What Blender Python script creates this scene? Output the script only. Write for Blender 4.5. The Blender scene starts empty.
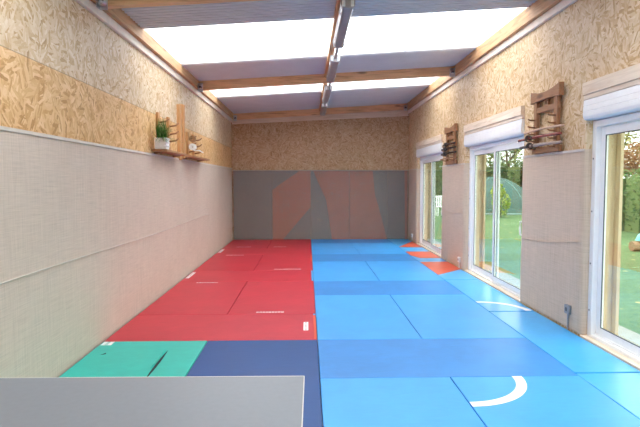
import bpy, bmesh, math, random
from mathutils import Vector, Matrix
random.seed(7)
C = bpy.context.scene.collection
PI = math.pi
MT = 0.04                      # top of the mats

# ------------------------------------------------------------------ camera
PITCH, YAW, ROLL, F = -0.0591, -0.0237, 0.0015, 535.2
cam = bpy.data.cameras.new('camera')
cam.sensor_fit = 'HORIZONTAL'; cam.sensor_width = 36; cam.lens = F / 640 * 36
cam.clip_start = .02; cam.clip_end = 400
co = bpy.data.objects.new('camera', cam); C.objects.link(co)
co.matrix_world = (Matrix.Translation((-0.0917, 0, 1.4952 + MT)) @ Matrix.Rotation(YAW, 4, 'Z')
                   @ Matrix.Rotation(PI / 2 + PITCH, 4, 'X') @ Matrix.Rotation(-ROLL, 4, 'Z'))
bpy.context.scene.camera = co

# ------------------------------------------------------------------ node helpers
class NT:
    def __init__(s, name):
        s.m = bpy.data.materials.new(name); s.m.use_nodes = True
        s.t = s.m.node_tree; s.t.nodes.clear()
        s.out = s.n('ShaderNodeOutputMaterial')
    def n(s, typ, **kw):
        nd = s.t.nodes.new(typ)
        for k, v in kw.items():
            if k.startswith('i_'):
                key = k[2:]
                nd.inputs[int(key) if key.isdigit() else key.replace('_', ' ')].default_value = v
            else: setattr(nd, k, v)
        return nd
    def l(s, a, b): s.t.links.new(a, b)
    def math(s, op, a, b=None, clamp=False):
        nd = s.n('ShaderNodeMath', operation=op, use_clamp=clamp)
        for i, v in enumerate((a, b)):
            if v is None: continue
            if isinstance(v, (int, float)): nd.inputs[i].default_value = v
            else: s.l(v, nd.inputs[i])
        return nd.outputs[0]
    def ramp(s, fac, stops, interp='LINEAR'):
        nd = s.n('ShaderNodeValToRGB'); r = nd.color_ramp; r.interpolation = interp
        while len(r.elements) < len(stops): r.elements.new(.5)
        for e, (p, c) in zip(r.elements, stops):
            e.position = p; e.color = (*c, 1) if len(c) == 3 else c
        s.l(fac, nd.inputs[0]); return nd.outputs[0]
    def mix(s, fac, a, b, blend='MIX'):
        nd = s.n('ShaderNodeMix', data_type='RGBA', blend_type=blend)
        for i, v in ((0, fac), (6, a), (7, b)):
            if isinstance(v, (int, float)): nd.inputs[i].default_value = v
            elif isinstance(v, tuple): nd.inputs[i].default_value = (*v, 1) if len(v) == 3 else v
            else: s.l(v, nd.inputs[i])
        return nd.outputs[2]
    def bsdf(s, color, rough=.5, bump=None, bstr=.2, bdist=.01, metal=0, spec=.5):
        b = s.n('ShaderNodeBsdfPrincipled')
        if isinstance(color, tuple): b.inputs['Base Color'].default_value = (*color, 1)
        else: s.l(color, b.inputs['Base Color'])
        if isinstance(rough, (int, float)): b.inputs['Roughness'].default_value = rough
        else: s.l(rough, b.inputs['Roughness'])
        b.inputs['Metallic'].default_value = metal
        b.inputs['Specular IOR Level'].default_value = spec
        if bump is not None:
            bn = s.n('ShaderNodeBump', i_Strength=bstr, i_Distance=bdist)
            s.l(bump, bn.inputs['Height']); s.l(bn.outputs[0], b.inputs['Normal'])
        return b.outputs[0]
    def done(s, sh): s.l(sh, s.out.inputs[0]); return s.m
    def noise(s, vec, scale, detail=3, rough=.5, dist=0):
        nd = s.n('ShaderNodeTexNoise', i_Scale=scale, i_Detail=detail, i_Roughness=rough, i_Distortion=dist)
        if vec is not None: s.l(vec, nd.inputs['Vector'])
        return nd.outputs[0]
    def scale(s, vec, v):
        nd = s.n('ShaderNodeVectorMath', operation='MULTIPLY'); s.l(vec, nd.inputs[0]); nd.inputs[1].default_value = v
        return nd.outputs[0]
    def pos(s): return s.n('ShaderNodeNewGeometry').outputs['Position']
    def obj(s): return s.n('ShaderNodeTexCoord').outputs['Object']

def srgb(r, g, b):
    f = lambda c: ((c / 255 + .055) / 1.055) ** 2.4 if c > 10 else c / 255 / 12.92
    return (f(r), f(g), f(b))

def osb(name, plane, pale_from=None, low=(.62, .40, .20), high=(.70, .55, .37), vpale=None):
    """oriented strand board; plane 'y' = wall along Y, 'x' = wall along X"""
    s = NT(name)
    sep = s.n('ShaderNodeSeparateXYZ'); s.l(s.pos(), sep.inputs[0])
    u = s.math('ADD', sep.outputs['X'], sep.outputs['Y']); v = sep.outputs['Z']
    cb = s.n('ShaderNodeCombineXYZ'); s.l(u, cb.inputs[0]); s.l(v, cb.inputs[1])
    base = cb.outputs[0]
    nz = s.n('ShaderNodeTexNoise', i_Scale=9.0, i_Detail=2.0); s.l(base, nz.inputs['Vector'])
    off = s.n('ShaderNodeVectorMath', operation='MULTIPLY_ADD')
    s.l(nz.outputs['Color'], off.inputs[0]); off.inputs[1].default_value = (.03, .03, 0); s.l(base, off.inputs[2])
    def layer(cell, sx, sy, shift):
        vo = s.n('ShaderNodeTexVoronoi', voronoi_dimensions='2D', i_Scale=cell)
        sh = s.n('ShaderNodeVectorMath', operation='ADD'); s.l(off.outputs[0], sh.inputs[0]); sh.inputs[1].default_value = (shift, shift * .7, 0)
        s.l(sh.outputs[0], vo.inputs['Vector'])
        cs = s.n('ShaderNodeSeparateColor'); s.l(vo.outputs['Color'], cs.inputs[0])
        rot = s.n('ShaderNodeVectorRotate', rotation_type='Z_AXIS')
        s.l(sh.outputs[0], rot.inputs['Vector']); s.l(s.math('MULTIPLY', cs.outputs[0], 3.14), rot.inputs['Angle'])
        v2 = s.n('ShaderNodeTexVoronoi', voronoi_dimensions='2D', i_Scale=1.0)
        s.l(s.scale(rot.outputs[0], (sx, sy, 1)), v2.inputs['Vector'])
        c2 = s.n('ShaderNodeSeparateColor'); s.l(v2.outputs['Color'], c2.inputs[0])
        return c2.outputs[0], c2.outputs[1]
    a, a2 = layer(8, 8, 42, 0)
    b, b2 = layer(10, 10, 56, 3.7)
    pick = s.math('GREATER_THAN', b2, .55)
    val = s.n('ShaderNodeMix', data_type='FLOAT'); s.l(pick, val.inputs[0]); s.l(a, val.inputs[2]); s.l(b, val.inputs[3])
    fine = s.noise(base, 60, 2)
    t = s.math('ADD', s.math('MULTIPLY', val.outputs[0], .78), s.math('MULTIPLY', fine, .22))
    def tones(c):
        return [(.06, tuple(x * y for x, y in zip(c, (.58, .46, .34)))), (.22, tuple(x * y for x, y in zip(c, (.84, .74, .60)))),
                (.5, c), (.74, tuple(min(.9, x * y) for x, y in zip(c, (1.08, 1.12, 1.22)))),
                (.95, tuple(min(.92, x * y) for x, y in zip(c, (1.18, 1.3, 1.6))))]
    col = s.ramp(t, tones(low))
    if pale_from is not None:
        col = s.mix(s.math('GREATER_THAN', v, pale_from), col, s.ramp(t, tones(high)))
        seam = s.math('LESS_THAN', s.math('ABSOLUTE', s.math('SUBTRACT', v, pale_from)), .004)
        col = s.mix(s.math('MULTIPLY', seam, .55), col, (.25, .17, .1))
    big = s.noise(base, 1.3, 2)
    col = s.mix(.35, col, s.ramp(big, [(.3, (.82, .8, .78)), (.7, (1, 1, 1))]), 'MULTIPLY')
    return s.done(s.bsdf(col, .55, t, .25, .004, spec=.3))

def wood(name, c, axis='x', rough=.6, scale=1.0, knots=True, contrast=1.0):
    s = NT(name)
    st = {'x': (1.2, 16, 16), 'y': (16, 1.2, 16), 'z': (16, 16, 1.2)}[axis]
    p = s.pos()
    g = s.noise(s.scale(p, tuple(k * scale for k in st)), 1.6, 4, .6, .6)
    d = tuple(x * (1 - .38 * contrast) * k for x, k in zip(c, (1, .88, .74))); lt = tuple(min(.95, x * 1.18) for x in c)
    col = s.ramp(g, [(.25, d), (.5, c), (.78, lt)])
    if knots:
        kst = {'x': (1.5, 5, 5), 'y': (5, 1.5, 5), 'z': (5, 5, 1.5)}[axis]
        vo = s.n('ShaderNodeTexVoronoi', i_Scale=1.0); s.l(s.scale(p, kst), vo.inputs['Vector'])
        col = s.mix(s.ramp(vo.outputs['Distance'], [(.07, (.75, .75, .75)), (.17, (0, 0, 0))]), col, tuple(x * .32 for x in c))
    return s.done(s.bsdf(col, rough, g, .15, .003, spec=.35))

def plain(name, c, rough=.5, metal=0, spec=.5, var=0.06, nscale=14, bump=0.0):
    s = NT(name)
    g = s.noise(s.pos(), nscale, 3)
    col = s.ramp(g, [(.3, tuple(x * (1 - var) for x in c)), (.7, tuple(min(1, x * (1 + var)) for x in c))])
    return s.done(s.bsdf(col, rough, g if bump else None, bump, .002, metal, spec))

def vinyl(name, c, rough=.42, spec=.4):
    s = NT(name)
    p = s.obj()
    fine = s.noise(p, 220, 2)
    soft = s.noise(p, 2.2, 3, .55, .8)
    wr = s.noise(s.scale(p, (1, 3, 1)), 6, 4, .6, 1.2)
    t = s.math('ADD', s.math('MULTIPLY', soft, .6), s.math('MULTIPLY', wr, .4))
    col = s.ramp(t, [(.32, tuple(x * .9 for x in c)), (.68, tuple(min(1, x * 1.1) for x in c))])
    h = s.math('ADD', s.math('MULTIPLY', fine, .25), wr)
    return s.done(s.bsdf(col, rough, h, .12, .006, spec=spec))

def netting(name, c, alpha, warm=0.0):
    """woven windbreak net: coarse threads both ways, partly see-through"""
    s = NT(name)
    p = s.pos()
    hz = s.noise(s.scale(p, (4, 4, 150)), 1.0, 3, .6)
    vt = s.noise(s.scale(p, (110, 110, 3)), 1.0, 3, .6)
    t = s.math('ADD', s.math('MULTIPLY', hz, .5), s.math('MULTIPLY', vt, .5))
    big = s.noise(p, 1.1, 2)
    col = s.ramp(t, [(.34, tuple(x * .88 for x in c)), (.5, c), (.66, tuple(min(1, x * 1.09) for x in c))])
    col = s.mix(.4, col, s.ramp(big, [(.3, (.86, .85, .84)), (.7, (1, 1, 1))]), 'MULTIPLY')
    d = s.n('ShaderNodeBsdfDiffuse'); s.l(col, d.inputs[0])
    bn = s.n('ShaderNodeBump', i_Strength=.3, i_Distance=.004); s.l(t, bn.inputs['Height']); s.l(bn.outputs[0], d.inputs['Normal'])
    tr = s.n('ShaderNodeBsdfTransparent')
    mx = s.n('ShaderNodeMixShader')
    s.l(s.math('ADD', alpha - .08, s.math('MULTIPLY', t, .16), True), mx.inputs[0])
    s.l(tr.outputs[0], mx.inputs[1]); s.l(d.outputs[0], mx.inputs[2])
    return s.done(mx.outputs[0])

def glass(name, tint=(.86, .93, .90), ior=1.75):
    s = NT(name)
    tr = s.n('ShaderNodeBsdfTransparent'); tr.inputs[0].default_value = (*tint, 1)
    gl = s.n('ShaderNodeBsdfGlossy'); gl.inputs['Roughness'].default_value = .015
    fr = s.n('ShaderNodeFresnel')
    bf = s.n('ShaderNodeNewGeometry').outputs['Backfacing']
    s.l(s.math('SUBTRACT', ior, s.math('MULTIPLY', bf, ior - 1 / ior)), fr.inputs['IOR'])
    mx = s.n('ShaderNodeMixShader'); s.l(fr.outputs[0], mx.inputs[0])
    s.l(tr.outputs[0], mx.inputs[1]); s.l(gl.outputs[0], mx.inputs[2])
    return s.done(mx.outputs[0])

def translucent_sheet(name, c, clear):
    s = NT(name)
    tr = s.n('ShaderNodeBsdfTransparent'); tr.inputs[0].default_value = (.97, .98, 1, 1)
    tl = s.n('ShaderNodeBsdfTranslucent'); tl.inputs[0].default_value = (*c, 1)
    mx = s.n('ShaderNodeMixShader', i_0=1 - clear)
    s.l(tr.outputs[0], mx.inputs[1]); s.l(tl.outputs[0], mx.inputs[2])
    return s.done(mx.outputs[0])

def leafy(name, stops, rough=.6):
    s = NT(name)
    r = s.n('ShaderNodeNewGeometry').outputs['Random Per Island']
    col = s.ramp(r, stops)
    d = s.n('ShaderNodeBsdfDiffuse'); s.l(col, d.inputs[0])
    t = s.n('ShaderNodeBsdfTranslucent'); s.l(col, t.inputs[0])
    mx = s.n('ShaderNodeMixShader', i_0=.3); s.l(d.outputs[0], mx.inputs[1]); s.l(t.outputs[0], mx.inputs[2])
    return s.done(mx.outputs[0])

def lawn_mat():
    s = NT('lawn_grass')
    p = s.pos()
    a = s.noise(p, .35, 4); b = s.noise(p, 9, 4, .7); 
    col = s.ramp(s.math('ADD', s.math('MULTIPLY', a, .4), s.math('MULTIPLY', b, .6)),
                 [(.35, (.07, .125, .05)), (.5, (.115, .19, .08)), (.65, (.17, .25, .12))])
    vo = s.n('ShaderNodeTexVoronoi', i_Scale=2.6); s.l(p, vo.inputs['Vector'])
    leaf = s.ramp(vo.outputs['Distance'], [(.10, (1, 1, 1)), (.14, (0, 0, 0))])
    col = s.mix(leaf, col, (.50, .42, .16))
    return s.done(s.bsdf(col, .9, b, .4, .03, spec=.1))

M = dict(
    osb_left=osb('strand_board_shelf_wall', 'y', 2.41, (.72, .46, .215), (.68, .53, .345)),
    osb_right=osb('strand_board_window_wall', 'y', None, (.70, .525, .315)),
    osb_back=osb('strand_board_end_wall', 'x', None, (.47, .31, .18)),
    net_left=netting('beige_net', (.62, .525, .44), .96),
    net_right=netting('beige_grey_net', (.66, .525, .41), .93),
    net_back=netting('grey_net', (.36, .30, .265), .50),
    hem=plain('net_hem', (.62, .56, .50), .9),
    hem_grey=plain('net_hem_grey', (.34, .29, .26), .9),
    pad_grey=vinyl('padding_grey', (.15, .175, .185)), pad_red=vinyl('padding_red', (.50, .13, .07)),
    red=vinyl('mat_red', srgb(190, 46, 62)), orange=vinyl('mat_orange_red', (.70, .10, .045)),
    blue=vinyl('mat_light_blue', srgb(66, 160, 233)), blue_sheen=vinyl('mat_blue_dark_sheen', srgb(55, 134, 206)),  # same mat blue twice; the darker one paints the sheen of crosswise mats
    strip=vinyl('mat_sky_blue', srgb(62, 166, 232), .28),
    navy=vinyl('mat_navy', srgb(20, 72, 134)), green=vinyl('mat_green', srgb(44, 184, 170)),
    white=plain('white_print', (.85, .85, .84), .5), ink=plain('grey_print', (.45, .28, .30), .6),
    dark=plain('dark_gap', (.02, .022, .025), .9),
    beam=wood('pine_beam', (.74, .45, .25), 'x', scale=1.0), rafter=wood('pine_rafter', (.58, .34, .17), 'y'),
    pale=wood('pale_board', (.80, .67, .53), 'y', knots=False, contrast=.5),
    pale_x=wood('pale_board_across', (.68, .55, .44), 'x', knots=False, contrast=.5),
    cornice=plain('white_cornice', (.80, .70, .60), .6), reveal=wood('reveal_board', (.62, .47, .31), 'z', contrast=.6),
    sheet=plain('roof_sheet_grey', (.60, .595, .605), .38, var=.04, nscale=3),
    sky=translucent_sheet('clear_roof_sheet', (.9, .93, .97), .55),
    joint=translucent_sheet('roof_joint', (.55, .6, .68), .25),
    frame=plain('white_plastic', (.90, .90, .89), .3, var=.02), gasket=plain('grey_gasket', (.10, .11, .12), .6),
    glass=glass('window_glass'), metal=plain('galvanised', (.55, .56, .57), .35, .9),
    lampbody=plain('lamp_housing', (.36, .36, .37), .4), diffuser=plain('lamp_diffuser', (.30, .285, .285), .3),
    clip=plain('clear_clip', (.82, .88, .92), .15), conduit=plain('conduit_grey', (.30, .28, .27), .5),
    rack=wood('rack_oak', (.34, .17, .085), 'z', scale=1.6, contrast=.8), rackh=wood('rack_oak_rail', (.34, .17, .085), 'y', scale=1.6, contrast=.8),
    shelfw=wood('shelf_oak', (.42, .22, .11), 'y', scale=1.4), post=wood('post_pine', (.55, .30, .13), 'z', scale=1.2),
    bokken=wood('sword_wood', (.56, .38, .27), 'y', knots=False), sred=plain('red_lacquer', (.24, .05, .035), .25),
    sgrey=plain('silver_scabbard', (.36, .27, .235), .3), sblack=plain('black_lacquer', (.012, .013, .014), .25),
    wrap=plain('handle_wrap', (.10, .07, .06), .8, var=.4, nscale=80), guard=plain('guard_iron', (.12, .10, .09), .5, .6),
    pot=plain('white_ceramic', (.84, .84, .84), .35), soil=plain('soil', (.05, .035, .02), .95),
    leaf=leafy('grass_blade', [(0, (.03, .09, .02)), (.6, (.07, .19, .045)), (1, (.20, .30, .12))]),
    cotton=plain('white_cotton', (.82, .80, .76), .9), rope=plain('tan_cotton', (.30, .17, .08), .9, var=.2, nscale=60),
    table=plain('grey_laminate', srgb(120, 127, 134), .42, var=.03, nscale=40), edge=plain('pale_edging', (.78, .75, .70), .5),
    steel=plain('dark_steel', (.12, .12, .13), .4, .7), socket=plain('socket_white', (.82, .82, .80), .35),
    socketg=plain('socket_grey', (.28, .29, .31), .5), concrete=plain('concrete', (.34, .33, .31), .85, var=.12),
    lawn=lawn_mat(),
    hedge=leafy('hedge_leaf', [(0, (.05, .10, .03)), (.5, (.11, .19, .065)), (1, (.24, .30, .12))]),
    tree1=leafy('tree_leaf', [(0, (.035, .075, .03)), (.6, (.09, .15, .06)), (1, (.22, .26, .11))]),
    tree2=leafy('autumn_leaf', [(0, (.16, .15, .05)), (.6, (.33, .31, .12)), (1, (.50, .42, .20))]),
    tree3=leafy('rust_leaf', [(0, (.16, .07, .04)), (.6, (.30, .15, .08)), (1, (.40, .26, .14))]),
    lime=leafy('lime_leaf', [(0, (.16, .25, .04)), (.6, (.34, .42, .08)), (1, (.55, .56, .16))]),
    bark=wood('bark', (.14, .10, .07), 'z', .9), dome=None, domerib=plain('dome_rib', (.30, .40, .38), .5),
    turq=plain('turquoise_plastic', (.16, .55, .60), .35), log=wood('log', (.38, .22, .13), 'x', .8),
)
s = NT('dome_film')
d_ = s.n('ShaderNodeBsdfDiffuse'); d_.inputs[0].default_value = (.13, .22, .20, 1)
t_ = s.n('ShaderNodeBsdfTransparent'); mx_ = s.n('ShaderNodeMixShader', i_0=.62)
s.l(t_.outputs[0], mx_.inputs[1]); s.l(d_.outputs[0], mx_.inputs[2]); M['dome'] = s.done(mx_.outputs[0])

# ------------------------------------------------------------------ mesh builder
class B:
    def __init__(s): s.bm = bmesh.new()
    def _mat(s, faces, mi):
        for f in faces: f.material_index = mi
        return faces
    def box(s, x0, x1, y0, y1, z0, z1, mi=0, bev=0.0, mat=None, seg=2):
        b = bmesh.new()
        bmesh.ops.create_cube(b, size=1, matrix=Matrix.Translation(((x0 + x1) / 2, (y0 + y1) / 2, (z0 + z1) / 2)) @ Matrix.Diagonal((abs(x1 - x0), abs(y1 - y0), abs(z1 - z0), 1)))
        if bev: bmesh.ops.bevel(b, geom=b.edges[:], offset=bev, segments=seg, affect='EDGES', profile=.5)
        return s.merge(b, mi, mat)
    def merge(s, b, mi=0, mat=None):
        if mat is not None: bmesh.ops.transform(b, matrix=mat, verts=b.verts)
        for f in b.faces: f.material_index = mi
        me = bpy.data.meshes.new('tmp'); b.to_mesh(me); b.free()
        s.bm.from_mesh(me); bpy.data.meshes.remove(me); return s
    def prism(s, pts, d, mi=0, bev=0.0, mat=None):
        """extrude a polygon (list of 3-D points) by vector d"""
        b = bmesh.new(); vs = [b.verts.new(p) for p in pts]; f = b.faces.new(vs)
        r = bmesh.ops.extrude_face_region(b, geom=[f]); nv = [e for e in r['geom'] if isinstance(e, bmesh.types.BMVert)]
        bmesh.ops.translate(b, vec=Vector(d), verts=nv); bmesh.ops.recalc_face_normals(b, faces=b.faces[:])
        if bev: bmesh.ops.bevel(b, geom=b.edges[:], offset=bev, segments=2, affect='EDGES', profile=.5)
        return s.merge(b, mi, mat)
    def tube(s, path, rad, mi=0, n=10, cap=True, squash=None):
        b = bmesh.new(); path = [Vector(p) for p in path]; rings = []
        for i, p in enumerate(path):
            t = (path[min(i + 1, len(path) - 1)] - path[max(i - 1, 0)]).normalized()
            ref = Vector((0, 0, 1)) if abs(t.z) < .9 else Vector((1, 0, 0))
            a = t.cross(ref).normalized(); c = a.cross(t).normalized()
            r = rad[i] if isinstance(rad, (list, tuple)) else rad
            sq = squash or (1, 1)
            rings.append([b.verts.new(p + a * math.cos(2 * PI * k / n) * r * sq[0] + c * math.sin(2 * PI * k / n) * r * sq[1]) for k in range(n)])
        for r0, r1 in zip(rings, rings[1:]):
            for k in range(n): b.faces.new((r0[k], r0[(k + 1) % n], r1[(k + 1) % n], r1[k]))
        if cap: b.faces.new(rings[0][::-1]); b.faces.new(rings[-1])
        bmesh.ops.recalc_face_normals(b, faces=b.faces[:])
        return s.merge(b, mi)
    def build(s, name, mats, parent=None, loc=(0, 0, 0), smooth=False, origin=None):
        if origin is not None: bmesh.ops.translate(s.bm, vec=-Vector(origin), verts=s.bm.verts); loc = origin
        me = bpy.data.meshes.new(name); s.bm.to_mesh(me); s.bm.free()
        for m in (mats if isinstance(mats, (list, tuple)) else [mats]): me.materials.append(M[m] if isinstance(m, str) else m)
        o = bpy.data.objects.new(name, me); C.objects.link(o); o.location = loc
        if smooth:
            for p in me.polygons: p.use_smooth = True
        if parent is not None:
            o.parent = parent; o.location = Vector(loc) - (Vector(parent.get('base', (0, 0, 0))) if parent.type == 'EMPTY' or True else Vector())
        o['base'] = tuple(loc)
        return o

def tag(o, label, cat, group=None):
    o['label'] = label; o['category'] = cat
    if group: o['group'] = group
    return o
def struct(o): o['kind'] = 'structure'; return o
def empty(name, loc, rz=0):
    o = bpy.data.objects.new(name, None); C.objects.link(o); o.location = loc; o['base'] = tuple(loc); o.empty_display_size = .1
    return o
def thing(name, loc, label, cat, group=None): return tag(empty(name, loc), label, cat, group)
def copy_tree(root, delta, label=None):
    def cp(o, par):
        c = o.copy(); C.objects.link(c); c.parent = par
        for ch in kids.get(o.name, []): cp(ch, c)
        return c
    kids = {}
    for o in C.objects:
        if o.parent: kids.setdefault(o.parent.name, []).append(o)
    r = cp(root, None); r.location = Vector(root.location) + Vector(delta)
    if label: r['label'] = label
    return r

# ------------------------------------------------------------------ room
XL, XR, YB, YN = -2.03, 2.54, 13.97, -3.0
OUT = 2.84
DOORS = [(2.66, 5.06), (6.52, 8.92), (10.44, 12.84)]      # along Y
zc = lambda x: 3.405 + .061 * x                             # underside of the roof

b = B().box(XL - .4, OUT + .4, YN - .3, YB + .3, -.25, 0); struct(b.build('floor', 'concrete'))
b = B().box(XL - .17, XL - .02, YN, YB + .15, 0, 3.5); struct(b.build('wall_left', 'osb_left'))
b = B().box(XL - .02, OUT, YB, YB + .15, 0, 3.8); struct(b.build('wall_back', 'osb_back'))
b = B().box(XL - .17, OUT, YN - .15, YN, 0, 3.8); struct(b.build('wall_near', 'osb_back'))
b = B()
edges = [YN] + [v for d in DOORS for v in d] + [YB]
for i in range(0, len(edges), 2): b.box(XR + .02, OUT, edges[i], edges[i + 1], 0, 3.8)
for y0, y1 in DOORS: b.box(XR + .02, OUT, y0, y1, 2.46, 3.8)
struct(b.build('wall_right', 'osb_right'))

# roof: ribbed opaque sheets and clear sheets, slope along X
def ribbed(y0, y1, name, mat, pitch=.085, h=.013):
    bm = B(); pts = []; y = y0
    while y < y1 - .001:
        for dy, dz in ((0, 0), (.022, 0), (.032, -h), (.062, -h), (.072, 0)):
            if y + dy < y1: pts.append((y + dy, dz))
        y += pitch
    pts.append((y1, 0))
    x0, x1 = XL - .2, OUT + .15
    prof = [(x0, p[0], zc(x0) + p[1]) for p in pts] + [(x0, y1, zc(x0) + .05), (x0, y0, zc(x0) + .05)]
    bm.prism(prof, (x1 - x0, 0, zc(x1) - zc(x0)))
    return bm.build(name, mat)
def joint(y0, y1, xj):
    return B().prism([(xj - .008, y0, zc(xj) + .012), (xj + .008, y0, zc(xj) + .012), (xj + .008, y0, zc(xj) + .034), (xj - .008, y0, zc(xj) + .034)], (0, y1 - y0, 0)).build('trim_%d' % (40 + len([o for o in C.objects if o.name.startswith('trim_4')])), 'joint')
def flat_sheet(y0, y1, name):
    x0, x1 = XL - .2, OUT + .15
    return B().prism([(x0, y0, zc(x0) + .015), (x0, y1, zc(x0) + .015), (x0, y1, zc(x0) + .03), (x0, y0, zc(x0) + .03)], (x1 - x0, 0, zc(x1) - zc(x0))).build(name, 'sky')
SKY = [(-2.55, -.65), (1.85, 3.75), (6.25, 8.16), (9.75, 11.28)]  # first panel is unseen, added behind the camera to brighten the near mats
ys = [YN - .2] + [v for d in SKY for v in d] + [YB + .2]
for i in range(0, len(ys), 2): struct(ribbed(ys[i], ys[i + 1], 'ceiling', 'sheet'))
for k, (y0, y1) in enumerate(SKY): 
    struct(flat_sheet(y0, y1, 'window_%d' % (k + 4)))
    for xj in (-1.62, -.14, 1.38): struct(joint(y0, y1, xj))

# side ledgers and cornice strips
x = XL - .02
b = B().prism([(x, YN, 3.15), (x + .09, YN, 3.15), (x + .09, YN, zc(x + .09)), (x, YN, zc(x))], (0, YB - YN, 0)); struct(b.build('trim_1', 'rafter'))
x = XR + .02
b = B().prism([(x, YN, 3.385), (x - .09, YN, 3.385), (x - .09, YN, zc(x - .09)), (x, YN, zc(x))], (0, YB - YN, 0)); struct(b.build('trim_2', 'rafter'))
b = B().box(XL - .02, XL + .02, YN, YB, 3.065, 3.15, bev=.006); struct(b.build('trim_3', 'cornice'))
b = B().box(XR - .02, XR + .02, YN, YB, 3.30, 3.385, bev=.006); struct(b.build('trim_4', 'cornice'))
# pale wedge board on the end wall under the last beam
b = B().prism([(XL, YB - .012, 3.02), (XR, YB - .012, 3.24), (XR, YB - .012, 3.42), (XL, YB - .012, 3.16)], (0, .012, 0)); struct(b.build('trim_5', 'pale_x'))

# beams across, following the slope
for yb in (.58, 4.98, 9.40, 13.84):
    x0, x1 = XL + .07, XR - .07
    b = B().prism([(x0, yb, zc(x0) - .165), (x0, yb + .09, zc(x0) - .165), (x0, yb + .09, zc(x0) - .01), (x0, yb, zc(x0) - .01)], (x1 - x0, 0, zc(x1) - zc(x0)), bev=.004)
    struct(b.build('beam', 'beam'))
# centre joists between the beams
for y0, y1 in ((.67, 4.98), (5.07, 9.40), (9.49, 13.84)):
    b = B().box(.215, .29, y0 + .002, y1 - .002, zc(.25) - .085, zc(.215) - .012, bev=.003); struct(b.build('beam_joist', 'rafter'))

# galvanised hangers where the beams meet the ledgers
def hanger(xw, sgn, yb, label):
    z1 = zc(xw) - .05; z0 = z1 - .15
    r = thing('beam_hanger', (xw, yb, z0), label, 'bracket', 'beam hangers')
    B().box(xw, xw + sgn * .006, yb - .085, yb - .004, z0, z1, bev=.002).box(xw, xw + sgn * .075, yb - .010, yb - .004, z0, z1, bev=.002).build('plate', 'metal', r)
    c = Vector((xw + sgn * .045, yb - .055, z0 + .085))
    B().tube([c + Vector((0, 0, .055)), c + Vector((0, 0, .05)), c + Vector((0, -.004, .0)), c + Vector((0, -.012, -.04)), c + Vector((0, -.016, -.055))], [.02, .036, .042, .042, .034], n=16).build('cap', 'metal', r, smooth=True)
    B().tube([c + Vector((0, -.03, -.02)), c + Vector((0, -.048, -.035))], [.03, .024], n=14).build('bolt_end', 'steel', r)
HL = ['rounded metal bracket holding the closest beam at the shelf wall', 'metal bracket where the middle beam meets the shelf wall',
      'metal bracket in the far corner above the shelf wall', ]
HR = ['metal bracket holding the closest beam at the window wall', 'metal bracket where the middle beam meets the window wall',
      'metal bracket in the far corner above the window wall', ]
for i, yb in enumerate((4.98, 9.40, 13.84)):
    hanger(XL + .07, 1, yb, HL[i]); hanger(XR - .07, -1, yb, HR[i])

# ------------------------------------------------------------------ fluorescent lamps
def lamp(y0, label, L=1.56):
    xc = .305; zt = zc(xc) - .13; w = .066
    r = thing('fluorescent_light', (xc, y0, zt - .1), label, 'ceiling light', 'fluorescent lights under the roof')
    def prof(y, w, zl, zh, rr=.03):
        return [(xc - w, y, zh), (xc - w, y, zl + rr), (xc - w + rr * .35, y, zl + rr * .3), (xc - w + rr, y, zl), (xc + w - rr, y, zl), (xc + w - rr * .35, y, zl + rr * .3), (xc + w, y, zl + rr), (xc + w, y, zh)]
    B().prism(prof(y0 + .02, w, zt - .05, zt), (0, L - .04, 0)).build('housing', 'lampbody', r)
    B().prism(prof(y0 + .05, w - .006, zt - .085, zt - .045, .03), (0, L - .1, 0)).build('diffuser', 'diffuser', r)
    for ya in (y0, y0 + L - .05):
        B().prism(prof(ya, w + .003, zt - .09, zt + .002), (0, .05, 0)).build('end_cap', 'lampbody', r)
        for sx in (-1, 1):
            yy = ya - .012 if ya == y0 else ya + .05
            B().box(xc + sx * .042 - .016, xc + sx * .042 + .016, yy, yy + .012, zt - .08, zt - .02, bev=.004).build('clip', 'clip', r)
    for sx in (-1, 1):
        for f in (.2, .8):
            B().box(xc + sx * (w + .003) - .003, xc + sx * (w + .003) + .003, y0 + L * f - .015, y0 + L * f + .015, zt - .065, zt - .03, bev=.001).build('clip', 'clip', r)
    for f in (.2, .8):
        B().box(xc - .02, xc + .02, y0 + L * f - .03, y0 + L * f + .03, zt, zt + .045).build('mounting_strap', 'metal', r)
LY = (5.24, 7.56, 9.88, 12.05)
for y0, lb in zip(LY, ('grey fluorescent light under the clear roof panels, closest to the viewer', 'fluorescent light ending just before the middle beam',
                       'fluorescent light just beyond the middle beam', 'fluorescent light closest to the end wall')): lamp(y0, lb)
for (ya, yb_), lb in zip(((6.81, 7.545), (9.13, 9.865), (11.45, 12.035)), ('grey conduit between the closest fluorescent light and the next', 'short grey conduit passing under the middle beam', 'grey conduit leading to the fluorescent light at the end wall')):
    z = zc(.305) - .16; drop = .04 if ya == 9.13 else .0
    b = B()
    b.tube([(.305, ya, z), (.305, ya + .1, z - drop), (.305, yb_ - .1, z - drop), (.305, yb_, z)], .02, n=8)
    tag(b.build('conduit', 'conduit', origin=(.305, ya, z)), lb, 'conduit', 'conduit between the lights')

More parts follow.
